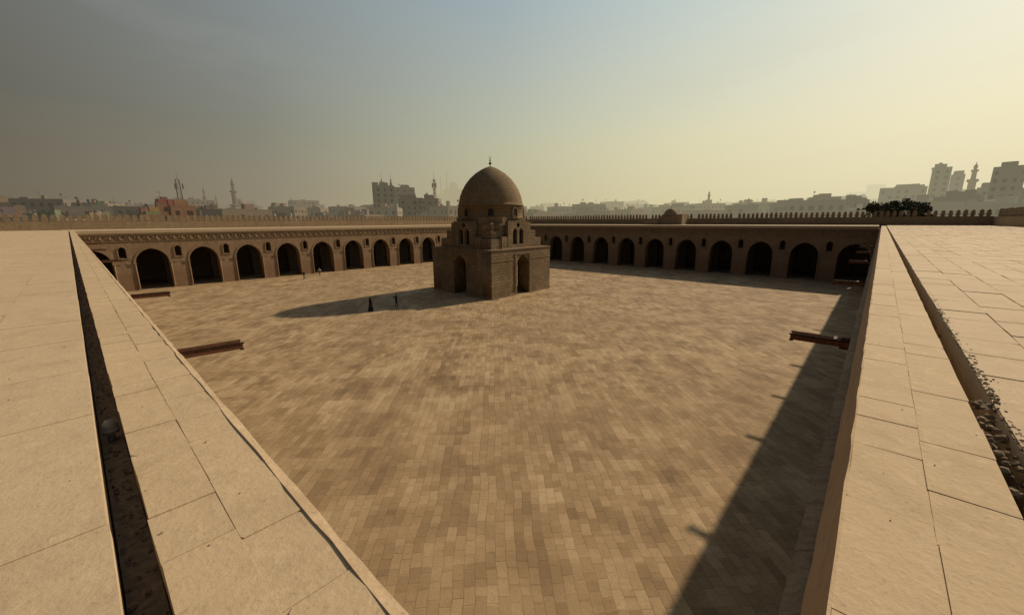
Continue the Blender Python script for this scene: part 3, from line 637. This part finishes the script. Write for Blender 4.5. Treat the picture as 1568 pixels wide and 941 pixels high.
# ------------------------------------------------------------------ people
def person(name,x,y,face,h,top,bottom,robe=False,arms='down',stride=.25,skin=(.30,.17,.10),hair=(.02,.015,.012)):
    root=empty(name,(x,y,0)); root.rotation_euler=(0,0,face)
    s=h/1.75
    V=[];E=[];RD=[]
    def v(p,r,par=None):
        V.append(Vector(p)*s); RD.append(r*s); i=len(V)-1
        if par is not None: E.append((par,i))
        return i
    pel=v((0,0,.95),.15); sp_=v((0,0,1.12),.13,pel); ch=v((0,.0,1.32),.165,sp_); nk=v((0,0,1.48),.06,ch); hd=v((.01,0,1.56),.08,nk); hd2=v((.015,0,1.66),.095,hd); v((.0,0,1.72),.06,hd2)
    for sy in (1,-1):
        st=stride*sy
        hp=v((0,.10*sy,.88),.10,pel); kn=v((st*.45+.03,.11*sy,.49),.065,hp); an=v((st*.9-.02,.11*sy,.09),.042,kn); v((st*.9+.12,.12*sy,.045),.04,an)
        shd=v((0,.17*sy,1.40),.068,ch)
        if arms=='down':
            e=v((-st*.5,.24*sy,1.12),.045,shd); wr=v((-st*.8+.08,.25*sy,.88),.03,e)
            ha=v((-st*.8+.1,.25*sy,.80),.03,wr); dirs=(.0,-1)
        else:
            e=v((.12,.24*sy,1.17),.045,shd); wr=v((.33,.12*sy,1.34),.03,e); ha=v((.38,.08*sy,1.40),.03,wr); dirs=(.6,.8)
        for k in range(4):
            o=(k-1.5)*.019; l=(.07,.085,.08,.06)[k]
            f1=v((V[ha].x/s+dirs[0]*.04+(o if dirs[0]==0 else 0),V[ha].y/s+(0 if dirs[0]==0 else o),V[ha].z/s+dirs[1]*.04),.009,ha); v((V[f1].x/s+dirs[0]*l*.7+.01,V[f1].y/s,V[f1].z/s+dirs[1]*l*.8),.008,f1)
        v((V[ha].x/s+.05,V[ha].y/s-.02*sy,V[ha].z/s+dirs[1]*.02),.010,ha)
    me=bpy.data.meshes.new('body'); me.from_pydata(V,E,[]); o=bpy.data.objects.new('body',me); COL.objects.link(o)
    sk=o.modifiers.new('s','SKIN')
    for i,d_ in enumerate(me.skin_vertices[0].data): d_.radius=(RD[i],RD[i]); d_.use_root=(i==0)
    sb=o.modifiers.new('b','SUBSURF'); sb.levels=sb.render_levels=1
    dg=bpy.context.evaluated_depsgraph_get(); m2=bpy.data.meshes.new_from_object(o.evaluated_get(dg)); bpy.data.objects.remove(o)
    mats=[plain(name+'_top',top,.9),plain(name+'_bottom',bottom,.9),plain(name+'_skin',skin,.6),plain(name+'_hair',hair,.7),plain(name+'_shoes',(.03,.025,.02),.6)]
    m2.materials.clear()
    for m in mats: m2.materials.append(m)
    for p in m2.polygons:
        c=p.center/s; p.use_smooth=True
        hand=(arms=='down' and c.z<.9 and abs(c.y)>.19) or (arms!='down' and c.x>.31)
        if c.z>1.49: p.material_index=3 if (c.z>1.66 or c.x<-.01) or robe and (c.x<.06) else 2
        elif hand: p.material_index=2
        elif c.z<.08: p.material_index=4
        elif c.z<.93: p.material_index=1
        else: p.material_index=0
    b=bpy.data.objects.new('body',m2); COL.objects.link(b); b.parent=root
    ex=MB(); ex.mat(0)
    ex.tube(Vector((.095,0,1.615))*s,Vector((.125,0,1.60))*s,.014*s,.016*s,5)
    for sy in (1,-1): ex.tube(Vector((0,.085*sy,1.60))*s,Vector((0,.105*sy,1.62))*s,.02*s,.016*s,6)
    ex.mat(1)
    for sy in (1,-1): ex.tube(Vector((.09,.033*sy,1.635))*s,Vector((.104,.033*sy,1.635))*s,.01*s,.008*s,6)
    ex.tube(Vector((.098,-.02,1.565))*s,Vector((.098,.02,1.565))*s,.006*s,.006*s,5)
    if arms=='phone': ex.box((.42*s,-.05*s,1.40*s),(.43*s,.05*s,1.50*s))
    ex.obj('face_details',[mats[2],mats[3]],root)
    if robe:
        rb=MB(); n=20; vs=[];pr=[(.36,.03),(.31,.35),(.25,.7),(.20,.98),(.185,1.15),(.21,1.33),(.17,1.43),(.08,1.5)]
        for r_,z in pr:
            for k in range(n):
                t=2*math.pi*k/n; q=r_*(1+.07*math.sin(5*t+z*2)*(1.5-z)); vs.append((q*math.cos(t)*.85*s,q*math.sin(t)*1.05*s,z*s))
        rb.add(vs,[(j*n+k,j*n+(k+1)%n,(j+1)*n+(k+1)%n,(j+1)*n+k) for j in range(len(pr)-1) for k in range(n)])
        sc_=[(.17,1.36),(.125,1.46),(.115,1.56),(.118,1.66),(.09,1.75),(.03,1.785)]; vs=[]
        for r_,z in sc_:
            for k in range(n):
                t=2*math.pi*k/n; q=r_*(.93 if math.cos(t)>.6 and 1.5<z<1.7 else 1.06); vs.append(((q*math.cos(t)-.015)*s,q*math.sin(t)*s,z*s))
        rb.add(vs,[(j*n+k,j*n+(k+1)%n,(j+1)*n+(k+1)%n,(j+1)*n+k) for j in range(len(sc_)-1) for k in range(n) if not(j in(2,) and math.cos(2*math.pi*(k+.5)/n)>.72)])
        rb.obj('robe_and_scarf',[mats[0]],root,smooth=True)
    return root
person('robed_woman',24.0,47.0,math.radians(-70),1.75,(.018,.017,.02),(.015,.015,.018),True,'down',.15)
person('standing_man',27.5,46.6,math.radians(130),1.82,(.02,.022,.03),(.02,.022,.03),False,'phone',.12)
person('walking_person',29.5,83.4,math.radians(200),1.8,(.04,.05,.08),(.02,.025,.045),False,'down',.3)
person('walking_person',34.0,87.0,math.radians(200),1.8,(.5,.49,.47),(.03,.03,.04),False,'down',.28)
scn.view_settings.view_transform='Standard'; scn.view_settings.look='None'; scn.view_settings.exposure=0
